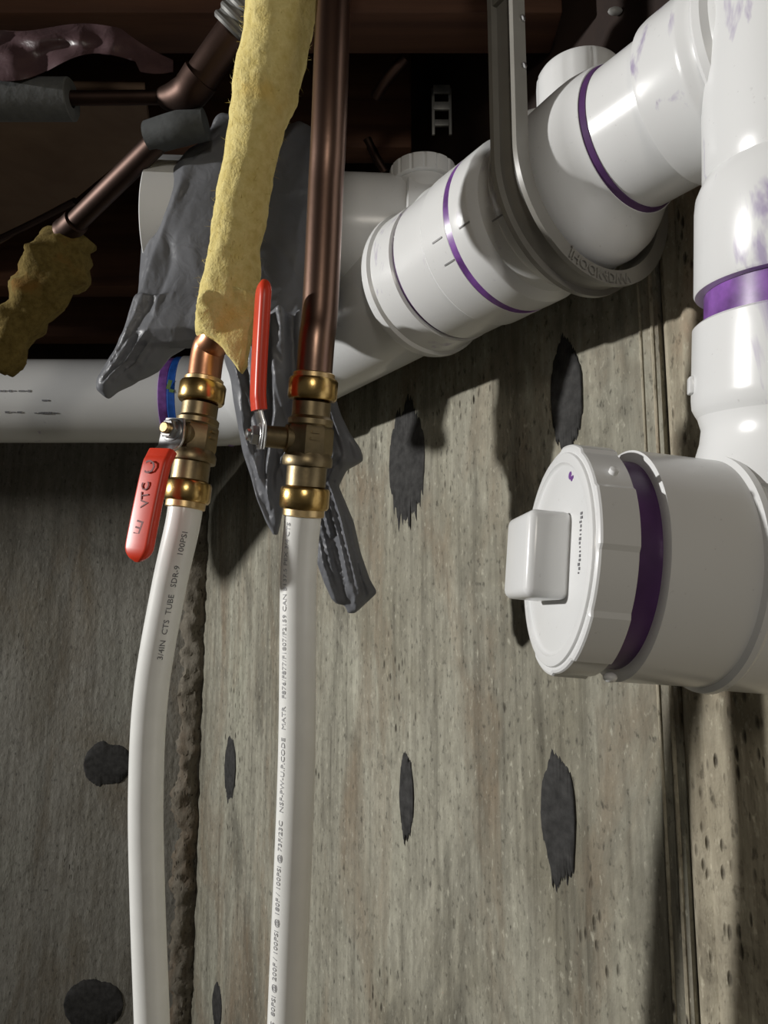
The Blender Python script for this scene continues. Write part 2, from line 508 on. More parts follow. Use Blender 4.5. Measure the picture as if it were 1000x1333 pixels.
# ------------------------------------------------------------------ tar patches on the walls (daubs over the form-tie holes)
def daub(local, rx, rz, seed, parent, up_axis=False, ragged=.25, fring=0):
    """a dab of black coating: streaky brush columns inside an oval"""
    random.seed(seed)
    n = 44; bm = bmesh.new(); prev = None
    for k in range(n + 1):
        u = -1 + 2 * k / n
        w = math.sqrt(max(0.0, 1 - abs(u) ** 2.3)) * (1 + .22 * noise.noise((u * 1.7, seed * 2.3, 11)))
        top = w * (1 + .10 * noise.noise((u * 3, seed, 0))) + ragged * .22 * w * random.uniform(-1, .6)
        bot = -w * (1 + .14 * noise.noise((u * 3, seed, 7))) - ragged * .75 * w * random.uniform(-.7, .9) * random.random()
        x = u * rx * (1 + .05 * noise.noise((u * 9, seed, 3)))
        c = []
        for z, o in ((top, .0005), (top * .93, -.0012), (top * .3, -.0015), (bot * .3, -.0015), (bot * .93, -.0012), (bot, .0005)):
            c.append(bm.verts.new(local + Vector((x + rz * .02 * noise.noise((z * 2, seed, u * 4)), o - .0002 * noise.noise((u * 20, z * 3, seed)), z * rz))))
        if prev:
            for i in range(len(c) - 1): bm.faces.new((prev[i], c[i], c[i + 1], prev[i + 1]))
        prev = c
    bmesh.ops.recalc_face_normals(bm, faces=bm.faces)
    o = obj('tar_patch', bm, M_TAR, sharp=80); o.parent = parent
    return o
def daub_r(px, py, w, h, seed, **k):
    s, z = wall_hit(px, py); s1, _ = wall_hit(px - w / 2, py); s2, _ = wall_hit(px + w / 2, py)
    _, z1 = wall_hit(px, py - h / 2); _, z2 = wall_hit(px, py + h / 2)
    return daub(wpt(s, z), abs(s1 - s2) / 2, abs(z1 - z2) / 2, seed, wall, **k)
daub_r(727, 1064, 44, 158, 1, ragged=.35)
daub_r(530, 1036, 18, 106, 2, ragged=.3)
daub_r(300, 1000, 14, 82, 3)
daub_r(738, 515, 40, 150, 4, ragged=.4)
daub_r(530, 600, 46, 150, 5, ragged=.7)
daub_r(283, 1310, 12, 60, 6)
for px, py, w, h, sd in ((140, 995, 62, 60, 8), (122, 1308, 78, 66, 9)):
    a = back_pt(px, py); b = back_pt(px + w / 2, py); c = back_pt(px, py - h / 2)
    daub(a, abs(b.x - a.x), abs(c.z - a.z), sd, bw, ragged=.12)

# ------------------------------------------------------------------ drain pipe: one cemented assembly
drain = thing('drain_pipe', 'large glossy white plastic drain pipe with purple primer rings, running along the concrete wall', 'pipe', A(.3, 0, -.06))
def fitting(name, mat, build, parent=drain, sharp=32, label=None):
    bm = bmesh.new(); build(bm); o = obj(name, bm, mat, parent, sharp)
    if label: o['label'] = label
    return o
RP, RH = .0548, .0622
def ring_prof(a, b, r, ch=.0012): return [(a, r - ch), (a + ch, r), (b - ch, r), (b, r - ch)]

# far straight pipe and the bend to the left run
fitting('straight_pipe', M_PVC_S, lambda bm: lathe(bm, A0, D, [(.19, RP), (.53, RP)]))
LY = A(.604).y
LA = Vector((A(.604).x, LY, A0.z - .006))
def left_pt(x): return Vector((x, LY, LA.z))
def bend(bm):
    pts = [A(.48), A(.53), A(.565, 0, -.002), Vector((-.192, LY - .008, LA.z)), left_pt(-.225), left_pt(-.262)]
    pts = catmull(pts, 6)
    sweep(bm, pts, [RP + .0045] * len(pts), 48)
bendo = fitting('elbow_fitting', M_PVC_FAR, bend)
def lband(x0, x1, r, mat, name, parent): fitting(name, mat, lambda bm: lathe(bm, left_pt(x0), (-1, 0, 0), [(0, r - .0015), (.001, r), (abs(x1 - x0) - .001, r), (abs(x1 - x0), r - .0015)]), parent)
lband(-.20, -.206, RP + .0048, M_PURPLE, 'primer_ring', bendo)
lband(-.262, -.272, RP + .0032, M_BLUE, 'cement_ring', bendo)
lband(-.272, -.284, RP + .0018, M_PURPLE, 'primer_ring', bendo)
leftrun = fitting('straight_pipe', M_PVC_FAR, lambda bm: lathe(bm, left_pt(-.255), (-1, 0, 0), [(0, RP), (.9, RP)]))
# faint print on the left run
def marks(bm):
    random.seed(3)
    for row, (py, x0, x1, n) in enumerate(((526, 2, 42, 9), (552, 6, 28, 3), (553, 45, 76, 8), (538, 55, 66, 3))):
        for k in range(n):
            px = x0 + (x1 - x0) * (k + random.uniform(.1, .9)) / n
            w = .8 * (x1 - x0) / n / F * .9
            y = (667 - py) / F
            z = LA.z + (523 - py) / F * .93
            a = math.asin((z - LA.z) / RP)
            c = Vector(((px - 500) / F * (LY - .02), LY - RP * math.cos(a), z))
            nrm = Vector((0, -math.cos(a), math.sin(a)))
            block(bm, c + nrm * .0002, (1, 0, 0), nrm, Vector((1, 0, 0)).cross(nrm), (w, .0005, random.uniform(.001, .003)))
fitting('printed_marks', M_INK, marks, leftrun)
def gmark(bm):
    a = math.asin(.012 / RP)
    for dx, dz, w, h in ((0, 0, .005, .012), (.0035, -.008, .006, .004)):
        nrm = Vector((0, -1, .2)).normalized()
        block(bm, Vector(((213 + dx * 1000 - 500) / F * .9, LY - RP - .0045, LA.z + .004 + dz)), Vector((1, 0, -.25)).normalized(), nrm, Vector((.25, 0, 1)).normalized(), (w, .0006, h))
fitting('marker_line', simple('green_marker', (.10, .18, .05), .6), gmark, bendo)

# branch fitting (wye) with its sockets
wye = fitting('wye_fitting', M_PVC_S, lambda bm: lathe(bm, A0, D, [(.097, RH - .001), (.098, RH), (.125, RH), (.128, RH - .002), (.164, RH - .002), (.165, RH - .003)], 72))
fitting('socket', M_PVC_S, lambda bm: lathe(bm, A0, D, [(.169, RH - .003), (.170, RH - .0015), (.196, RH - .0005), (.198, RH + .0022), (.203, RH + .0026), (.207, RH + .0015), (.208, RH - .004)], 72), wye)
fitting('primer_ring', M_PURPLE_D, lambda bm: lathe(bm, A0, D, [(.163, RH - .0045), (.171, RH - .0045)], 72), wye)
fitting('primer_ring', M_PURPLE, lambda bm: lathe(bm, A0, D, [(.0925, RH - .0012), (.098, RH - .0002)], 72), wye)
def ticks(bm):
    for s, deg in ((.108, 197), (.078, 199), (.104, 214), (.0475, 207)):
        a = R(deg); n = NW * math.cos(a) + UP * math.sin(a)
        block(bm, A(s) + n * (RH + .0001), D, n, D.cross(n), (.011, .0008, .0011))
fitting('alignment_mark', simple('mark_grey', (.25, .25, .25), .5), ticks, wye)
coup = fitting('coupling', M_PVC_S, lambda bm: lathe(bm, A0, D, [(.034, RH - .004), (.035, RH - .001), (.037, RH), (.048, RH), (.0505, RH - .0015), (.0525, RH - .006), (.0585, RH - .0062), (.066, RH - .0055), (.0715, RH - .0005), (.0735, RH), (.0915, RH), (.0925, RH - .001)], 72))
# long socket under the hook then a tapered reducer up to the smaller pipe
EO = .012
def reducer(bm):
    u, v = NW, UP
    st = [(.036, .0575, 0), (.030, .0585, 0), (.012, .0590, .001), (.004, .0580, .003), (-.002, .0555, .0065), (-.007, .0525, .0095), (-.011, .0502, .0115), (-.015, .0490, EO), (-.0165, .0485, EO)]
    rs = []
    for s, r, up in reversed(st):
        rs.append([A(s, 0, up) + (u * math.cos(2 * PI * k / 72) + v * math.sin(2 * PI * k / 72)) * r for k in range(72)])
    rings(bm, rs)
    bmesh.ops.recalc_face_normals(bm, faces=bm.faces)
red = fitting('reducer', M_PVC, reducer)
fitting('primer_ring', M_PURPLE_D, lambda bm: lathe(bm, A(0, 0, EO), D, [(-.0205, .0466), (-.0165, .0478)], 72), red)
fitting('straight_pipe', M_PVC_S, lambda bm: lathe(bm, A(0, 0, EO), D, [(-.12, .0460), (-.015, .0460)], 72))

# vertical stack at the right
ST = Vector((.2125, .335, CZ + .30)); SB = Vector((.209, .371, CZ + .014))
SD = (ST - SB).normalized()
def S(h): return SB + SD * ((h - .013) / SD.z)          # point of the stack at height h above the lens
def sprof(lst): return [((h - .013) / SD.z, r) for h, r in lst]
def elbow(bm):
    lathe(bm, A(0, 0, EO), D, [(-.118, .047), (-.108, .0500), (-.1035, .0500), (-.1005, .0530), (-.0965, .0535), (-.094, .0512), (-.090, .0512), (-.087, .0525), (-.0835, .0522), (-.081, .0512), (-.060, .0508), (-.0565, .0503), (-.0555, .0475)], 72)
    lathe(bm, SB, SD, sprof([(.212, .044), (.222, .0475), (.23, .0475), (.30, .0485), (.52, .0485)]), 72)
elb = fitting('tee_fitting', M_PVC_S, elbow)
fitting('socket', M_PVC_S, lambda bm: lathe(bm, SB, SD, sprof([(.1612, .0455), (.1617, .0505), (.163, .0512), (.2050, .0512), (.2115, .0506), (.2160, .0488), (.2195, .047)]), 72), elb)
stackpipe = fitting('straight_pipe', M_PURPLE, lambda bm: lathe(bm, SB, SD, sprof([(.13, .0462), (.168, .0462)]), 72), label='purple primed pipe between two white sockets')

# cleanout tee at the bottom of the stack
CAPC = P(724, 728, .36)
CD = Vector((.99, .088, -.085)).normalized()
cu_, cv_, _ = frame(CD)
def tee(bm):
    lathe(bm, CAPC, CD, [(.0300, .0515), (.0302, .0548), (.0310, .0562), (.0715, .0556), (.0728, .0582), (.0755, .0586), (.0785, .0562), (.140, .0563), (.150, .053), (.156, .045)], 80)
    # the upright neck flares into the body
    lathe(bm, SB, SD, sprof([(.0, .044), (.050, .0500), (.062, .0590), (.0690, .0550), (.076, .0505), (.085, .0480), (.0925, .0472), (.0985, .0490)]), 72)
    # small lug on the socket
ctee = fitting('cleanout_tee', M_PVC, tee)
def tsock(bm):
    lathe(bm, SB, SD, sprof([(.096, .0475), (.1005, .0503), (.1035, .0518), (.108, .0522), (.1440, .0518), (.1453, .0505), (.1455, .0465)]), 72)
    u, v, d = frame(SD)
    a = Vector((-.93, .22, 0)).normalized()
    block(bm, S(.117) + a * .0522, SD, a, SD.cross(a), (.009, .004, .008), .001)
fitting('socket', M_PVC_S, tsock, ctee)
fitting('primer_ring', M_PURPLE_D, lambda bm: lathe(bm, CAPC, CD, [(.017, .0505), (.032, .0505)], 80), ctee)
def drip(bm):
    c = CAPC + CD * .0235 - UP * .0535 + Vector((-.003, -.014, .0))
    bmesh.ops.create_uvsphere(bm, u_segments=16, v_segments=10, radius=.0030, matrix=Matrix.Translation(c) @ Matrix.Diagonal((1.1, 1.1, .8, 1)))
fitting('glue_drip', M_PVC, drip, ctee)
def emb(x, y, z, w):
    a = R(188); n = cu_ * math.cos(a) + cv_ * math.sin(a)
    return CAPC + CD * (.064 + x) + n * (.0527 + z) + UP * y
# collar with flats, and the screwed plug
def collar(bm):
    seg = 144; prof = [(.0185, .0520), (.0180, .0556), (.0175, .0560), (.0016, .0560), (.0006, .0556), (.0, .0545)]
    rs = []
    for t, r in reversed(prof):
        ring = []
        for k in range(seg):
            a = 2 * PI * k / seg
            rr = r - (.0013 if (k // 12 + 1) % 2 else 0)
            ring.append(CAPC + CD * t + (cu_ * math.cos(a) + cv_ * math.sin(a)) * rr)
        rs.append(ring)
    rings(bm, rs)
col = fitting('collar', M_PVC, collar, ctee, sharp=14)
def plug(bm):
    lathe(bm, CAPC, -CD, [(-.006, .0520), (.0004, .0520), (.0012, .0515), (.0015, .0505), (.0015, .0470), (.0004, .0462), (.0000, .0452), (.0003, .044), (.0003, .001)], 80)
    X = cv_; Y = cu_
    block(bm, CAPC - CD * .0095, CD, X, Y, (.0215, .0410, .0415), .0042, 4)
pl = fitting('screw_plug', M_PVC, plug, ctee, sharp=40, label='white screw plug with a square wrench lug')
def ptxt(x, y, z, w):
    return CAPC - CD * (.0008 + z) + cv_ * (-.021 + x) + (cu_ * (.030 - y) if cu_.y < 0 else -cu_ * (.030 - y))

_cam = Vector((0, -1, 0)); _cam = (_cam - CD * _cam.dot(CD)).normalized(); _upf = UP - CD * UP.dot(CD); _upf = _upf.normalized()
def plug_print(bm):
    random.seed(5)
    for k in range(15):
        block(bm, CAPC - CD * .0004 + _cam * (.034 + random.uniform(-.0006, .0006)) + _upf * (.018 - k * .0019), _upf, _cam, CD, (random.uniform(.0006, .0014), random.uniform(.0012, .0026), .0004))
fitting('printed_marks', M_INK, plug_print, pl)
def stud(bm):
    n = (_cam * .75 + _upf * .66).normalized()
    lathe(bm, CAPC + CD * .0105 + n * .0545, n, [(0, .0022), (.0022, .0021), (.0026, .0014)], 18)
fitting('stud', M_PVC, stud, col)
def dab(bm):
    for a, b, w in ((.016, .0385, .0022), (.0185, .0365, .0014), (.020, .037, .0010)):
        lathe(bm, CAPC - CD * .0002 + _cam * a + _upf * b, -CD, [(0, w), (.0004, w * .8)], 10)
fitting('primer_dab', M_PURPLE, dab, pl)

# riser caps on the main line
def rib_cap(bm, base, d, r, h, n=16, depth=.0012):
    u, v, d = frame(d); seg = n * 6
    rs = []
    for t, k0 in ((0, .94), (.06 * h, 1), (.78 * h, 1), (.93 * h, .985), (h, .93)):
        ring = []
        for k in range(seg):
            a = 2 * PI * k / seg
            notch = depth if (k % 6 in (0,)) and t < .95 * h else 0
            ring.append(Vector(base) + d * t + (u * math.cos(a) + v * math.sin(a)) * (r * k0 - notch))
        rs.append(ring)
    rings(bm, rs)
# branch stub to the left with the bag over its open end
BL = P(209, 297, .695); BR = P(588, 312, .695)
BD = (BL - BR).normalized(); BLEN = (BL - BR).length
def hollow(bm, o, d, l, ro, ri, seg=64):
    u, v, d = frame(d); o = Vector(o)
    pr = [(0, ro - .02), (0, ro), (l - .0008, ro), (l, ro - .0008), (l, ri), (.06, ri)]
    rs = [[o + d * t + (u * math.cos(2 * PI * k / seg) + v * math.sin(2 * PI * k / seg)) * r for k in range(seg)] for t, r in pr]
    rings(bm, rs)
stub = fitting('branch_pipe', M_PVC, lambda bm: lathe(bm, BR + BD * .03, BD, [(0, .0545), (BLEN - .075, .0545)], 64))
fitting('open_socket', M_PVC, lambda bm: hollow(bm, BR + BD * (BLEN - .09), BD, .09, .0625, .0565), stub)
def branch(bm):
    lathe(bm, BR, BD, [(-.045, .030), (-.035, .044), (-.02, .053), (0, .0575), (.043, .0580), (.0445, .0570), (.045, .0548)], 72)
    c = BR + BD * .004
    # short leg down into the main line
    tgt = A(.135, 0, 0)
    lathe(bm, c, tgt - c, [(0, .052), ((tgt - c).length, .052)], 64)
bran = fitting('branch_fitting', M_PVC, branch)
CB = P(551, 253, .675)
def riser(bm):
    lathe(bm, CB - UP * .055, UP, [(0, .0300), (.05, .0295), (.058, .0282), (.062, .026)], 48)
fitting('riser_neck', M_PVC, riser, bran)
fitting('threaded_cap', M_PVC, lambda bm: rib_cap(bm, CB + UP * .006, UP, .0308, .0170), bran)
C2 = P(757, 166, .575)
fitting('riser_neck', M_PVC, lambda bm: lathe(bm, Vector((C2.x, C2.y, C2.z - .06)), UP, [(0, .030), (.062, .030)], 48), coup)
fitting('threaded_cap', M_PVC, lambda bm: rib_cap(bm, Vector((C2.x, C2.y, C2.z)), UP, .0335, .044, 12, .0008), coup)

# ------------------------------------------------------------------ J-hook hanger
HS0, HS1 = .010, .0335
hook = thing('pipe_hanger', 'grey plastic J-hook strap hanger cradling the white drain pipe', 'hanger', A(.022, -.070, .22))
def hook_shape(bm):
    ri, ro = .0632, .0735
    path = []                              # (n, u, outward n, outward u)
    a = 180.0
    top = .2135
    for k in range(9): path.append((-1, top * (1 - k / 9), -1, 0))
    st = []
    for k in range(9):
        st.append(((-1, 0), top * (1 - k / 9)))
    for k in range(61):
        ang = R(180 + k * 186 / 60)
        st.append(((math.cos(ang), math.sin(ang)), None))
    rs = []
    for (dn, du), h in st:
        ring = []
        # I-shaped band: two lips with a web between them
        sec = [(HS0, ri), (HS0, ro), (HS0 + .0035, ro), (HS0 + .0045, ro - .0040), (HS1 - .0045, ro - .0040), (HS1 - .0035, ro), (HS1, ro), (HS1, ri)]
        for s, r in sec:
            if h is not None: q = A(s, -r, h)
            else: q = A(s, dn * r, du * r)
            ring.append(q)
        rs.append(ring)
    rings(bm, rs)
    bmesh.ops.recalc_face_normals(bm, faces=bm.faces)
hb = bmesh.new(); hook_shape(hb); hko = obj('hook', hb, M_HOOK, hook, sharp=28)
hb = bmesh.new()
for h0, h1 in ((.105, .22),):
    block(hb, A((HS0 + HS1) / 2, -.0665, (h0 + h1) / 2), D, NW, UP, (HS1 - HS0 + .004, .0125, h1 - h0), .0015)
obj('strap', hb, M_HOOK, hook)
for s_, n_, h in ((HS0 + .001, -.0655, .052), (HS0 + .001, -.0655, .085), (HS0 - .001, -.0640, .118), (HS0 - .001, -.0640, .165)):
    hb = bmesh.new(); lathe(hb, A(s_, n_, h), -D, [(0, .0022), (.002, .002), (.0024, .0012)], 14); obj('rivet', hb, M_CHROME, hook)
def hook_txt(x, y, z, w):
    ang = R(-92) + (x - w / 2) / .0690
    r = .0687 + y
    return A(HS0 - .0001 - z, math.cos(ang) * r, math.sin(ang) * r)
t = text_bm('JHOOK4DWV', .0096, hook_txt, .0012)
obj('raised_lettering', t, M_HOOK, hook)
# small lit lug on the hook's rim
# ------------------------------------------------------------------ water lines
def local_frame(zd, ed):
    z = Vector(zd).normalized(); e = Vector(ed); e = (e - z * e.dot(z)).normalized(); f = z.cross(e).normalized()
    return z, e, f
VR_T, VR_B = P(409, 487, .452), P(395, 672, .455)
VL_T, VL_B = P(266, 494, .492), P(241, 662, .482)

def valve(top, bot, stem, lever_sign, lever_out, lever_tilt, label, mats, txt=None, lever_len=.088, stem_len=.0215):
    z, e, f = local_frame(top - bot, stem)
    L = (top - bot).length
    v = thing('ball_valve', label, 'valve', (top + bot) / 2)
    o = bot
    q = lambda zz, ee, ff=0: o + z * zz + e * ee + f * ff
    k = L / .0855
    # body: two turned ends and a squarish centre
    bm = bmesh.new()
    lathe(bm, o, z, [(t * k, r) for t, r in ((.016, .0100), (.018, .0122), (.0295, .0122), (.0300, .0150), (.0310, .0153), (.0345, .0153), (.0365, .0142), (.0420, .0126), (.0440, .0128), (.0535, .0128), (.0550, .0138), (.0580, .0138), (.0590, .0126), (.0600, .0118), (.0680, .0118), (.069, .010))], 40)
    hexlathe(bm, o, z, [(t * k, r) for t, r in ((.036, .0138), (.038, .0149), (.052, .0149), (.054, .0138))], 8, R(22.5), ref=e)
    lathe(bm, q(.0455 * k, 0), e, [(.004, .0088), (.0148, .0085), (.0155, .0068), (stem_len - .002, .0066), (stem_len - .0015, .006)], 28)
    obj('body', bm, mats[1], v)
    for zz, nm in ((.0035, 'lower'), (.0690, 'upper')):
        bm = bmesh.new()
        lathe(bm, o, z, [((zz + t) * k, r) for t, r in ((0, .0118), (.0006, .0142), (.0022, .0152), (.0120, .0152), (.0134, .0144), (.0138, .0118))], 48)
        obj('collar', bm, mats[0], v)
    for a, b in ((-.0005, .0045), (.0815, .0858)):
        bm = bmesh.new()
        lathe(bm, o, z, [(a * k, .0120), ((a + .0006) * k, .0128), ((b - .0006) * k, .0128), (b * k, .0120)], 40)
        obj('release_ring', bm, mats[2], v)
    # raised cast mark on the body
    bm = bmesh.new()
    for dz, df, w in ((0, 0, .0055), (.004, .0, .0045)):
        block(bm, q((.046 + dz) * k, .0) + (-f * .0143 if f.y > 0 else f * .0143), z, f, e, (.0014, .0012, w))
    obj('cast_mark', bm, mats[1], v)
    # lever: zinc plate, red sleeve, nut
    lz = z * lever_sign
    g = (lz.cross(e)).normalized()
    S0 = q(.0455 * k, stem_len)
    ld_ = (lz + e * lever_tilt[0] + g * lever_tilt[1]).normalized()
    path = [S0 - ld_ * .008, S0 - ld_ * .002, S0 + ld_ * .006, S0 + ld_ * .011 + e * .0015, S0 + ld_ * .017 + e * lever_out, S0 + ld_ * .026 + e * lever_out * 1.15]
    pts = catmull(path, 4)
    wd = [.015, .0185, .0195, .0175, .0160, .0160]; wd = lerp_list(wd, 4)
    bm = bmesh.new(); sweep_section(bm, pts, [rrect(.0024, w, .001, 2) if True else 0 for w in wd], g.cross(ld_) if False else g)
    lev = bmesh.new()
    secs = []
    bm.free(); bm = bmesh.new()
    rs = []
    for i, (p, w) in enumerate(zip(pts, wd)):
        d = (pts[min(i + 1, len(pts) - 1)] - pts[max(i - 1, 0)]).normalized(); nn = g.cross(d).normalized()
        rs.append([p + g * a + nn * b for a, b in rrect(w, .0024, .0011, 2)])
    rings(bm, rs); bmesh.ops.recalc_face_normals(bm, faces=bm.faces)
    lev.free()
    lever = obj('lever', bm, M_CHROME, v)
    # sleeve
    p0 = S0 + ld_ * .0150 + e * lever_out * .75
    path = [p0, S0 + ld_ * .020 + e * lever_out, S0 + ld_ * .026 + e * lever_out * 1.2, S0 + ld_ * .050 + e * lever_out * 1.35, S0 + ld_ * (lever_len - .008) + e * lever_out * 1.4, S0 + ld_ * (lever_len) + e * lever_out * 1.35]
    pts = catmull(path, 6)
    n = len(pts); rs = []
    for i, p in enumerate(pts):
        d = (pts[min(i + 1, n - 1)] - pts[max(i - 1, 0)]).normalized(); nn = g.cross(d).normalized()
        x = (p - S0).dot(ld_); w = .0200; h = .0072
        tip = lever_len - x
        if tip < .0095: w *= math.sqrt(max(.03, 1 - (1 - tip / .0095) ** 2)); h *= math.sqrt(max(.05, 1 - (1 - tip / .0095) ** 3))
        rs.append([p + g * a + nn * b for a, b in rrect(w, h, .0030, 4)])
    for j, s_ in enumerate((.92, .75, .45)):
        pass
    bm = bmesh.new(); rings(bm, rs); bmesh.ops.recalc_face_normals(bm, faces=bm.faces)
    sl = obj('handle_sleeve', bm, M_RED, v, sharp=45); sl['label'] = 'red vinyl sleeve on the lever'
    # printing on the sleeve
    if txt:
        base = S0 + e * (lever_out * 1.34 + .0038)
        side = g if g.x > 0 else -g
        for s, x0, size, rot in txt:
            def fn(x, y, zz, w, x0=x0, rot=rot):
                a = R(rot); xx, yy = (x - w / 2) * math.cos(a) - y * math.sin(a), (x - w / 2) * math.sin(a) + y * math.cos(a)
                return base + side * xx + ld_ * (x0) + (-ld_ * lever_sign * yy if lever_sign < 0 and False else ld_ * (-yy)) * 1.0 + e * (zz)
            t = text_bm(s, size, fn, .0002); obj('lettering', t, M_INK_D, sl)
    bm = bmesh.new()
    lathe(bm, S0, e, [(-.002, .0062), (-.002, .0075), (.0018, .0075), (.0022, .0068)], 28)
    hexlathe(bm, S0, e, [(.0018, .0062), (.0058, .0062), (.0064, .0055)], 6, 0, ref=z)
    nut = obj('nut', bm, M_CHROME, v)
    bm = bmesh.new(); lathe(bm, S0, e, [(.004, .0036), (.0085, .0036), (.0092, .0029)], 20)
    obj('stem', bm, mats[2] if lever_sign < 0 else M_CHROME, v)
    return v
BM = (M_BRASS, M_BRASS_D, M_BRASS_R)
valve(VR_T, VR_B, Vector((-1, -.38, .02)), 1, .0030, (.01, .0), 'brass ball valve with upright red handle between the tarnished copper pipe and straight white tube', BM, None, .092, .0295)
valve(VL_T, VL_B, Vector((-.42, -.9, .02)), -1, .0075, (.04, .0), 'tilted brass ball valve with red handle hanging down above the bowed white tube', BM,
      (('C', .026, .012, 180), ('VTC', .044, .0085, 100), ('E', .064, .013, 170)), .085)

# white tubes
def tube_thing(name, label, cat, pts, r, mat, seg=36):
    bm = bmesh.new(); sweep(bm, pts, r, seg)
    return bm
zr = (VR_T - VR_B).normalized()
pr = [VR_B + zr * .006, VR_B - zr * .04, P(386, 1000, .4425), P(373, 1333, .432)]
pr += [pr[-1] + Vector((-.0012, -.002, -.11)), pr[-1] + Vector((-.003, -.003, -.24))]; pr.append(Vector((pr[-1].x - .002, pr[-1].y, .75))); pr.append(Vector((pr[-1].x, pr[-1].y + .01, .0)))
PTS_R = catmull(pr, 12)
t1 = thing('supply_tube', 'straight white plastic water tube with a line of print under the right-hand valve', 'tube', PTS_R[-1], 'white water tubes')
bm = bmesh.new(); sweep(bm, PTS_R, .0112, 40); obj('tube', bm, M_PEX, t1)
zl = (VL_T - VL_B).normalized()
pl_ = [VL_B + zl * .006, VL_B - zl * .012, P(219, 770, .484), P(197, 900, .484), P(190, 1030, .483), P(192, 1170, .481), P(198, 1333, .476)]
pl_ += [pl_[-1] + Vector((.006, 0, -.075)), pl_[-1] + Vector((.014, 0, -.18))]; pl_.append(Vector((pl_[-1].x + .010, pl_[-1].y, .75))); pl_.append(Vector((pl_[-1].x + .01, pl_[-1].y, .0)))
PTS_L = catmull(pl_, 10)
t2 = thing('supply_tube', 'bowed white plastic water tube hanging below the tilted left-hand valve', 'tube', PTS_L[-1], 'white water tubes')
bm = bmesh.new(); sweep(bm, PTS_L, .0111, 40); obj('tube', bm, M_PEX, t2)
def tube_text(s, pts, r, start, size, deg, parent, mat, stretch=1.0):
    """print along a tube, reading upwards; start = distance below the top end where the text's END lies"""
    cum = [0]
    for a, b in zip(pts, pts[1:]): cum.append(cum[-1] + (b - a).length)
    def at(l):
        l = max(0, min(l, cum[-1] - 1e-4))
        for i in range(len(cum) - 1):
            if cum[i + 1] >= l: break
        f = (l - cum[i]) / (cum[i + 1] - cum[i])
        return pts[i].lerp(pts[i + 1], f), (pts[i + 1] - pts[i]).normalized()
    def fn(x, y, z, w):
        p, d = at(start + (w - x) * stretch)
        tocam = Vector((0, 0, CZ)) - p; tocam.z = 0; tocam = (tocam - d * tocam.dot(d)).normalized()
        side = d.cross(tocam); side = side if side.x < 0 else -side      # towards the left
        a = R(deg) + y / r
        return p + (tocam * math.cos(a) + side * math.sin(a)) * (r + .00015 + z)
    bm = text_bm(s, size, fn, .0001); return obj('printed_line', bm, mat, parent)
M_PRINT = simple('pale_grey_print', (.40, .40, .41), .6)
tube_text('CTS  80PSI @ 200F / 100PSI @ 180F / 100PSI @ 73F/23C   NSF-PW-U.P.CODE   MATR   F876/F877/F1807/F2159 CAN B137.5 PEX 3/4 CTS', PTS_R, .0112, .010, .0042, 46, t1, M_PRINT, 1.22)
tube_text('3/4IN  CTS  TUBE   SDR-9    100PSI', PTS_L, .0111, .02, .0050, -14, t2, M_INK, 1.15)

# copper pipes
cr = [VR_T - zr * .006, VR_T + zr * .02, P(417, 400, .455), P(424, 250, .462), P(432, 60, .468)]
cr.append(Vector((cr[-1].x + .006, cr[-1].y, CZ + .74)))
bm = bmesh.new(); sweep(bm, catmull(cr, 10), .01115, 40)
o = obj('copper_pipe', bm, M_COPPER_O, base=cr[0]); tag(o, 'brown tarnished bare copper pipe rising from the right-hand valve to the joists', 'pipe')
cl = [VL_T - zl * .006, VL_T + zl * .02, P(285, 430, .486), P(304, 330, .486), P(330, 180, .486), P(362, 30, .486)]
cl.append(Vector((cl[-1].x - .004, cl[-1].y, CZ + .74)))
CLP = catmull(cl, 10)
bm = bmesh.new(); sweep(bm, CLP, .0109, 40)
o = obj('copper_pipe', bm, M_COPPER, base=cl[0]); tag(o, 'clean orange copper pipe sticking out below the yellow glass wool wrap', 'pipe')

# glass wool wrap
def wool_fn(a1, a2, sc1=35, sc2=110):
    return lambda q, n, i, a: a1 * noise.noise(q * sc1) + a2 * noise.noise(q * sc2) + a2 * .5 * noise.noise(q * 260)
spine = [P(291, 442, .484), P(296, 410, .484), P(300, 370, .484), P(306, 325, .485), P(313, 280, .485), P(322, 225, .486), P(336, 160, .486), P(346, 115, .486), P(358, 60, .486), P(368, 0, .486), P(378, -60, .486)]
radpx = [34, 39, 38, 32, 33, 34, 36, 42, 45, 46, 46]
pts = catmull(spine, 8); rad = lerp_list([r / F * .486 for r in radpx], 8)
wool = thing('pipe_insulation', 'bright yellow glass wool wrap around the left-hand copper pipe', 'insulation', spine[0])
bm = bmesh.new(); sweep(bm, pts, rad, 56, fn=wool_fn(.0022, .0011)); obj('wrap', bm, M_WOOL, wool, sharp=180)
# loose torn flap at the lower end
bm = bmesh.new()
front = Vector((0, -1, 0))
outer = [(256, 400), (258, 425), (272, 436), (285, 446), (297, 462), (311, 481), (318, 470), (323, 440), (327, 410), (330, 380), (290, 372), (264, 380)]
slab(bm, [P(x, y, .4635 + .004 * noise.noise((x * .05, y * .05, 0))) for x, y in outer], (0, 1, 0), .012)
bmesh.ops.triangulate(bm, faces=[f for f in bm.faces if len(f.verts) > 4])
bmesh.ops.subdivide_edges(bm, edges=bm.edges[:], cuts=3, use_grid_fill=True)
for v in bm.verts:
    q = v.co.copy(); v.co += Vector((noise.noise(q * 90), noise.noise(q * 90 + Vector((9, 0, 0))), noise.noise(q * 90 + Vector((0, 9, 0))))) * .0016
obj('torn_flap', bm, M_WOOL, wool, sharp=180)
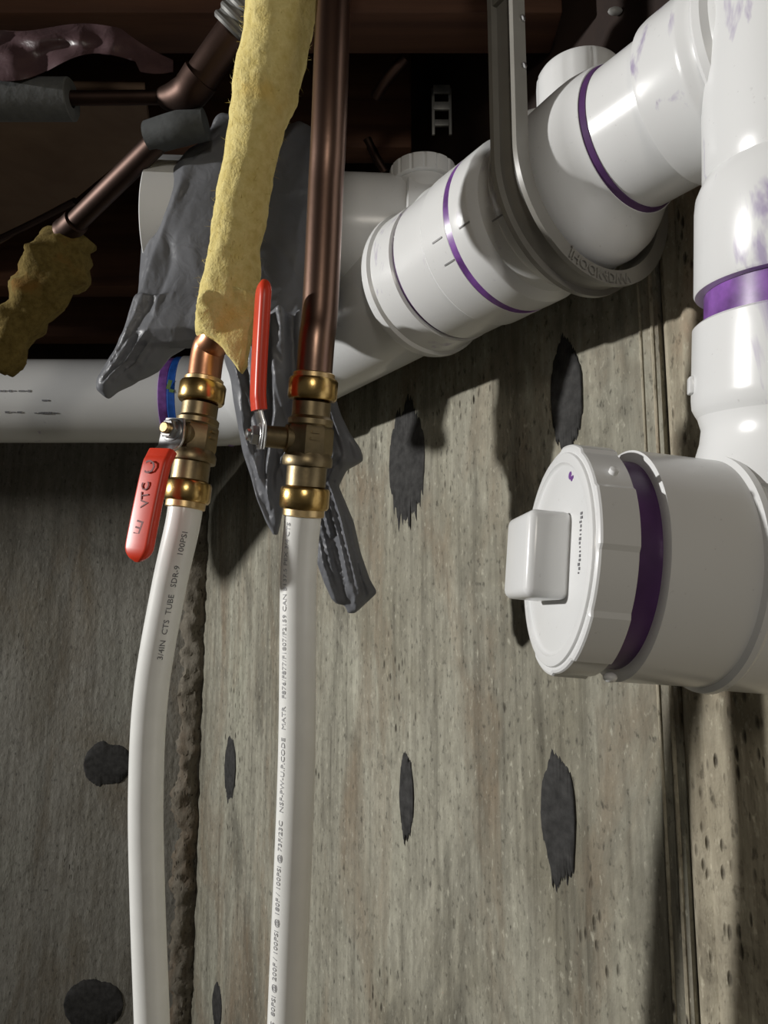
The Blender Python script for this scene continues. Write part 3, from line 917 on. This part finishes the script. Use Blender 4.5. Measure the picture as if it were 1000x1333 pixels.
# fine loose fibres
bm = bmesh.new(); random.seed(12)
for k in range(420):
    i = random.randrange(2, len(pts) - 10); a = random.uniform(0, 2 * PI)
    p, u, v, d = sweep_frames(pts)[i] if False else (pts[i], None, None, None)
    dd = (pts[i + 1] - pts[i - 1]).normalized(); u, v, dd = frame(dd)
    n = u * math.cos(a) + v * math.sin(a)
    s = p + n * (rad[i] - .0005); tdir = (n * random.uniform(.2, .7) + dd * random.uniform(-1, 1) + u.cross(n) * random.uniform(-1, 1)).normalized()
    ln = random.uniform(.002, .006)
    w = tdir.cross(n).normalized() * .00018
    m_ = s + tdir * ln * .5 + n * .0006; e_ = s + tdir * ln
    a1, a2, b1, b2, c1 = [bm.verts.new(x) for x in (s - w, s + w, m_ + w, m_ - w, e_)]
    bm.faces.new((a1, a2, b1, b2)); bm.faces.new((b2, b1, c1))
o = obj('loose_fibres', bm, M_WOOL, wool); o['kind'] = 'stuff'

# ------------------------------------------------------------------ grey plastic bag over the open branch pipe
def lobe(bm, rows, seg=40, pleat=0, pn=7, ph=0.0, BZ=.046):
    rs = []
    for j, (y, xl, xr, zf, zb) in enumerate(rows):
        a, b = P(xl, y, (zf + zb) / 2 + BZ), P(xr, y, (zf + zb) / 2 + BZ)
        c = (a + b) / 2; hx = (b - a).length / 2; hy = (zb - zf) / 2
        ring = []
        for k in range(seg):
            t = 2 * PI * k / seg
            cx, cy = math.cos(t), math.sin(t)
            f = 1 + pleat * math.sin(pn * cx * 3 + ph + j * .25) * (1 if cy < 0 else -1) * (1 - abs(cx)) 
            ring.append(c + Vector((math.copysign(abs(cx) ** .85, cx) * hx, math.copysign(abs(cy) ** .8, cy) * hy * f, 0)))
        rs.append(ring)
    rings(bm, rs)
    bmesh.ops.recalc_face_normals(bm, faces=bm.faces)
bm = bmesh.new()
lobe(bm, [(163, 286, 300, .565, .59), (172, 280, 330, .560, .60), (182, 276, 445, .555, .605), (205, 262, 449, .548, .63), (232, 236, 448, .542, .658), (262, 214, 446, .537, .672), (300, 198, 445, .535, .675), (340, 188, 442, .533, .66), (380, 182, 439, .528, .61), (410, 176, 436, .522, .565), (436, 168, 432, .518, .553), (452, 192, 428, .525, .545)], BZ=.088)
lobe(bm, [(395, 180, 262, .535, .585), (425, 168, 255, .535, .58), (445, 158, 248, .535, .58), (462, 149, 222, .54, .575), (480, 137, 208, .542, .572), (497, 127, 178, .545, .57), (508, 127, 154, .548, .565), (519, 137, 142, .554, .56)], pleat=.5, BZ=.08)
lobe(bm, [(420, 285, 430, .555, .61), (460, 292, 428, .557, .605), (500, 300, 424, .56, .605), (545, 308, 420, .565, .60), (590, 316, 396, .568, .595), (620, 326, 374, .57, .590), (650, 334, 370, .572, .588), (680, 346, 366, .574, .586), (698, 356, 362, .577, .582)], pleat=.6, pn=5)
lobe(bm, [(500, 395, 432, .565, .60), (540, 392, 444, .565, .60), (565, 392, 456, .567, .598), (585, 394, 470, .569, .596), (600, 398, 474, .572, .594), (612, 400, 452, .572, .594), (640, 402, 438, .572, .594), (680, 405, 448, .572, .594), (700, 408, 456, .572, .593)], pleat=.6, pn=6)
lobe(bm, [(630, 418, 440, .572, .590), (680, 430, 461, .570, .590), (720, 440, 470, .568, .588), (755, 446, 482, .568, .588), (772, 446, 492, .570, .586), (785, 448, 478, .574, .586), (799, 452, 463, .577, .583)], pleat=.7, pn=4, ph=1)
lobe(bm, [(660, 404, 424, .576, .592), (700, 409, 438, .574, .592), (735, 413, 452, .572, .590), (760, 422, 460, .572, .588), (782, 432, 464, .574, .586), (788, 440, 458, .578, .584)], pleat=.7, pn=5, ph=2)
me = bpy.data.meshes.new('bag_source'); bm.to_mesh(me); bm.free()
tmp = bpy.data.objects.new('bag_source', me); sc.collection.objects.link(tmp)
rm = tmp.modifiers.new('r', 'REMESH'); rm.mode = 'VOXEL'; rm.voxel_size = .0014
dg = bpy.context.evaluated_depsgraph_get(); dg.update()
me2 = bpy.data.meshes.new_from_object(tmp.evaluated_get(dg))
bpy.data.objects.remove(tmp)
bm = bmesh.new(); bm.from_mesh(me2); bpy.data.meshes.remove(me2)
for k in range(3): bmesh.ops.smooth_vert(bm, verts=bm.verts, factor=.5, use_axis_x=True, use_axis_y=True, use_axis_z=True)
bm.normal_update()
def crease(q, p): return max(0.0, 1 - abs(noise.noise(q)) * 3.2) ** p
mv = []
for v in bm.verts:
    q = v.co
    low = max(0, min(1, (CZ + .235 - q.z) / .06))                # pleats get tighter towards the tails
    a = q.x * .75 - q.z * .65; b = q.x * .65 + q.z * .75         # creases run down to the left
    w1 = Vector((a * 13, q.y * 9, b * 5)) + Vector((noise.noise(q * 11), 0, noise.noise(q * 11 + Vector((5, 0, 0))))) * .9
    w2 = Vector((a * 34, q.y * 20, b * 13)) + Vector((noise.noise(q * 25), 0, 0)) * .8
    w3 = Vector((q.x * 78 + q.z * 26, q.y * 30, q.z * 9))
    d = (1 - low) * (.0042 * (crease(w1, 1.3) - .3) + .0010 * crease(w2, 2) - .0026 * crease(w1 + Vector((3, 7, 1)), 2.5))
    lf = 1.0 if q.x > -.13 else .45
    t = low * lf * (.0052 * (crease(w3, 1.2) - .45) + .0013 * crease(w2, 2))
    mv.append(v.normal * d + Vector((0, v.normal.y * t * 1.3, 0)))
for v, d in zip(bm.verts, mv): v.co += d
for k in range(4): bmesh.ops.smooth_vert(bm, verts=bm.verts, factor=.5, use_axis_x=True, use_axis_y=True, use_axis_z=True)
bag = obj('plastic_bag', bm, M_BAG, base=P(300, 300, .60), sharp=70)
tag(bag, 'crumpled grey plastic bag pulled over the open end of the white branch pipe', 'bag')

# ------------------------------------------------------------------ things up among the joists, left
def tube_obj(name, pts, r, mat, label, cat, n=6, seg=28, group=None, fn=None):
    p = catmull(pts, n); bm = bmesh.new()
    rr = lerp_list(list(r), n) if isinstance(r, (list, tuple)) else r
    sweep(bm, p, rr, seg, fn=fn)
    o = obj(name, bm, mat, base=pts[0], sharp=60); return tag(o, label, cat, group)
# brown board under the joists
q = [P(-60, 128, .72), P(120, 128, .70), P(186, 132, .70), P(193, 182, .745), P(95, 262, .83), P(-60, 350, .97)]
bm = bmesh.new()
hz = HJ - .004
def at_h(px, py, h):
    d = P(px, py, 1.0) - Vector((0, 0, CZ)); t = (h - CZ) / d.z; return Vector((0, 0, CZ)) + d * t
q = [at_h(x, y, hz) for x, y in ((-120, 120), (70, 118), (188, 120), (196, 178), (95, 262), (-120, 390))]
slab(bm, q, (0, 0, 1), .010)
o = obj('fibre_board', bm, M_BOARD, base=q[0]); tag(o, 'flat brown board fixed under the joists at upper left', 'board')
# crumpled plum-coloured sheeting
bm = bmesh.new(); rows = []
for i in range(41):
    u_ = i / 40; px = -20 + u_ * 245
    low = 92 + 14 * math.sin(u_ * 7.5 + .6) - 26 * max(0, (u_ - .35) * 1.4) + (12 if u_ > .8 else 0)
    col_ = []
    hi = 36 + 5 * math.sin(u_ * 9) + 60 * max(0, u_ - .72) ** 1.0 * 2.4
    low = max(low, hi + 6)
    for j in range(13):
        w_ = j / 12; py = hi + (low - hi) * w_
        d = .60 + .012 * noise.noise((px * .03, py * .05, 1)) + .02 * (1 - w_)
        col_.append(P(px, py, d))
    rows.append(col_)
g = [[bm.verts.new(p) for p in r] for r in rows]; g2 = [[bm.verts.new(p + Vector((0, .0012, .0004))) for p in r] for r in rows]
for i in range(40):
    for j in range(12):
        bm.faces.new((g[i][j], g[i + 1][j], g[i + 1][j + 1], g[i][j + 1]))
        bm.faces.new((g2[i][j + 1], g2[i + 1][j + 1], g2[i + 1][j], g2[i][j]))
bmesh.ops.recalc_face_normals(bm, faces=bm.faces)
o = obj('plastic_sheeting', bm, M_SHEETING, base=P(100, 60, .61), sharp=180); tag(o, 'crumpled plum-brown plastic sheeting hanging between the joists at upper left', 'sheeting')
# foam sleeve and the thin copper pipe that leaves it
tube_obj('copper_pipe', [P(40, 128, .62), P(120, 128, .62), P(222, 127, .62)], .0058, M_COPPER_SHADE, 'thin brown copper pipe running from the grey foam sleeve to a dark elbow', 'pipe')
bm = bmesh.new(); a_, b_ = P(94, 130, .62), P(-90, 130, .62)
hollow(bm, b_, a_ - b_, (a_ - b_).length, .0168, .0065, 40)
o = obj('foam_sleeve', bm, M_FOAM, base=a_); tag(o, 'grey foam pipe sleeve with a cut end at the left edge', 'insulation')
# elbow with the wide brown pipe that climbs to the right
el = thing('pipe_elbow', 'dark brown copper elbow and stub climbing behind the yellow wrap', 'pipe', P(240, 120, .60))
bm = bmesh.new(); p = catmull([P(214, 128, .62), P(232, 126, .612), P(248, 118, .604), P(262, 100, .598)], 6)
sweep(bm, p, lerp_list([.009, .0125, .0145, .0150], 6), 28); obj('elbow', bm, M_COPPER_SHADE, el, sharp=60)
bm = bmesh.new(); sweep(bm, catmull([P(258, 106, .60), P(285, 68, .59), P(318, 22, .58)], 5), .0132, 28); obj('stub', bm, M_COPPER_SHADE, el)
bm = bmesh.new(); sweep(bm, catmull([P(318, 22, .58), P(338, -12, .572), P(352, -60, .565), Vector((P(352, -60, .565).x, P(352, -60, .565).y + .01, CZ + .76))], 5), .0118, 24); obj('riser', bm, M_COPPER_SHADE, el)
bm = bmesh.new(); a_, b_ = P(300, 42, .583), P(338, -12, .572)
lathe(bm, a_, b_ - a_, [(t * .008 + dt, r) for t in range(6) for dt, r in ((0, .0150), (.002, .0168), (.004, .0168), (.006, .0150))], 32); obj('ribbed_nut', bm, M_STEEL, el)
# dark sleeve and the pipe that drops to the left
tube_obj('foam_sleeve', [P(268, 162, .615), P(235, 168, .617), P(196, 179, .625)], [.0125, .0138, .0133], M_FOAM_D, 'dark grey sleeve under the brown elbow', 'insulation')
dp = thing('copper_pipe', 'shade-darkened copper pipe slanting down from the dark sleeve to a yellow wool wrap', 'pipe', P(205, 180, .60))
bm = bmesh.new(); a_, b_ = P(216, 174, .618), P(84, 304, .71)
sweep(bm, [a_.lerp(b_, k / 12) for k in range(13)], .0096, 28); obj('pipe', bm, M_COPPER_SHADE, dp)
bm = bmesh.new(); lathe(bm, a_.lerp(b_, .86), b_ - a_, [(0, .0098), (.001, .0118), (.016, .0120), (.018, .0128), (.022, .0128), (.024, .010)], 28); obj('collar', bm, M_COPPER_SHADE, dp)
tube_obj('thin_pipe', [P(-40, 330, .88), P(40, 292, .84), P(98, 262, .80)], .0036, M_COPPER_SHADE, 'very thin brown tube along the edge of the board', 'pipe')
wl = thing('pipe_insulation', 'shade-darkened yellow glass wool clump around a far pipe at left edge', 'insulation', P(70, 340, .80))
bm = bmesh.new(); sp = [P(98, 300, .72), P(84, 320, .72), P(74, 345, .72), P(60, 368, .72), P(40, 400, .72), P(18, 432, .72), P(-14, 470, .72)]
sweep(bm, catmull(sp, 6), lerp_list([.014, .026, .033, .027, .021, .022, .022], 6), 36, fn=wool_fn(.010, .0035, 40, 120)); obj('wrap', bm, M_WOOL_SHADE, wl, sharp=180)

# ------------------------------------------------------------------ things up among the joists, middle
tube_obj('copper_stub', [P(489, 128, .70), P(502, 106, .69), P(527, 76, .68)], .0052, M_COPPER_SHADE, 'short bent brown pipe stub in the dark joist bay', 'pipe')
tube_obj('copper_stub', [P(502, 226, .80), P(490, 206, .80), P(478, 182, .80)], .0048, M_COPPER_SHADE, 'small brown stub behind the riser cap, below the far joist', 'pipe')
br = thing('joist_bracket', 'dark perforated steel strap bracket in the joist bay above the riser cap', 'bracket', P(575, 145, .73))
bm = bmesh.new()
for x, w in ((564, 4), (586, 4)): block(bm, P(x, 146, .728), (1, 0, 0), (0, 1, 0), (0, 0, 1), (w / F * .73, .003, .05), .0005)
for y, h in ((117, 10), (139, 10), (161, 8)): block(bm, P(575, y, .728), (1, 0, 0), (0, 1, 0), (0, 0, 1), (22 / F * .73, .003, h / F * .8), .0005)
obj('plate', bm, M_STEEL, br)
bm = bmesh.new(); bmesh.ops.create_uvsphere(bm, u_segments=14, v_segments=8, radius=.0055, matrix=Matrix.Translation(P(801, 15, .60)) @ Matrix.Diagonal((1.1, .6, .6, 1)))
o = obj('glue_blob', bm, M_WHITE_DROP, base=P(801, 15, .60)); tag(o, 'small pale glue blob high in the dark bay above the drain pipe', 'blob')
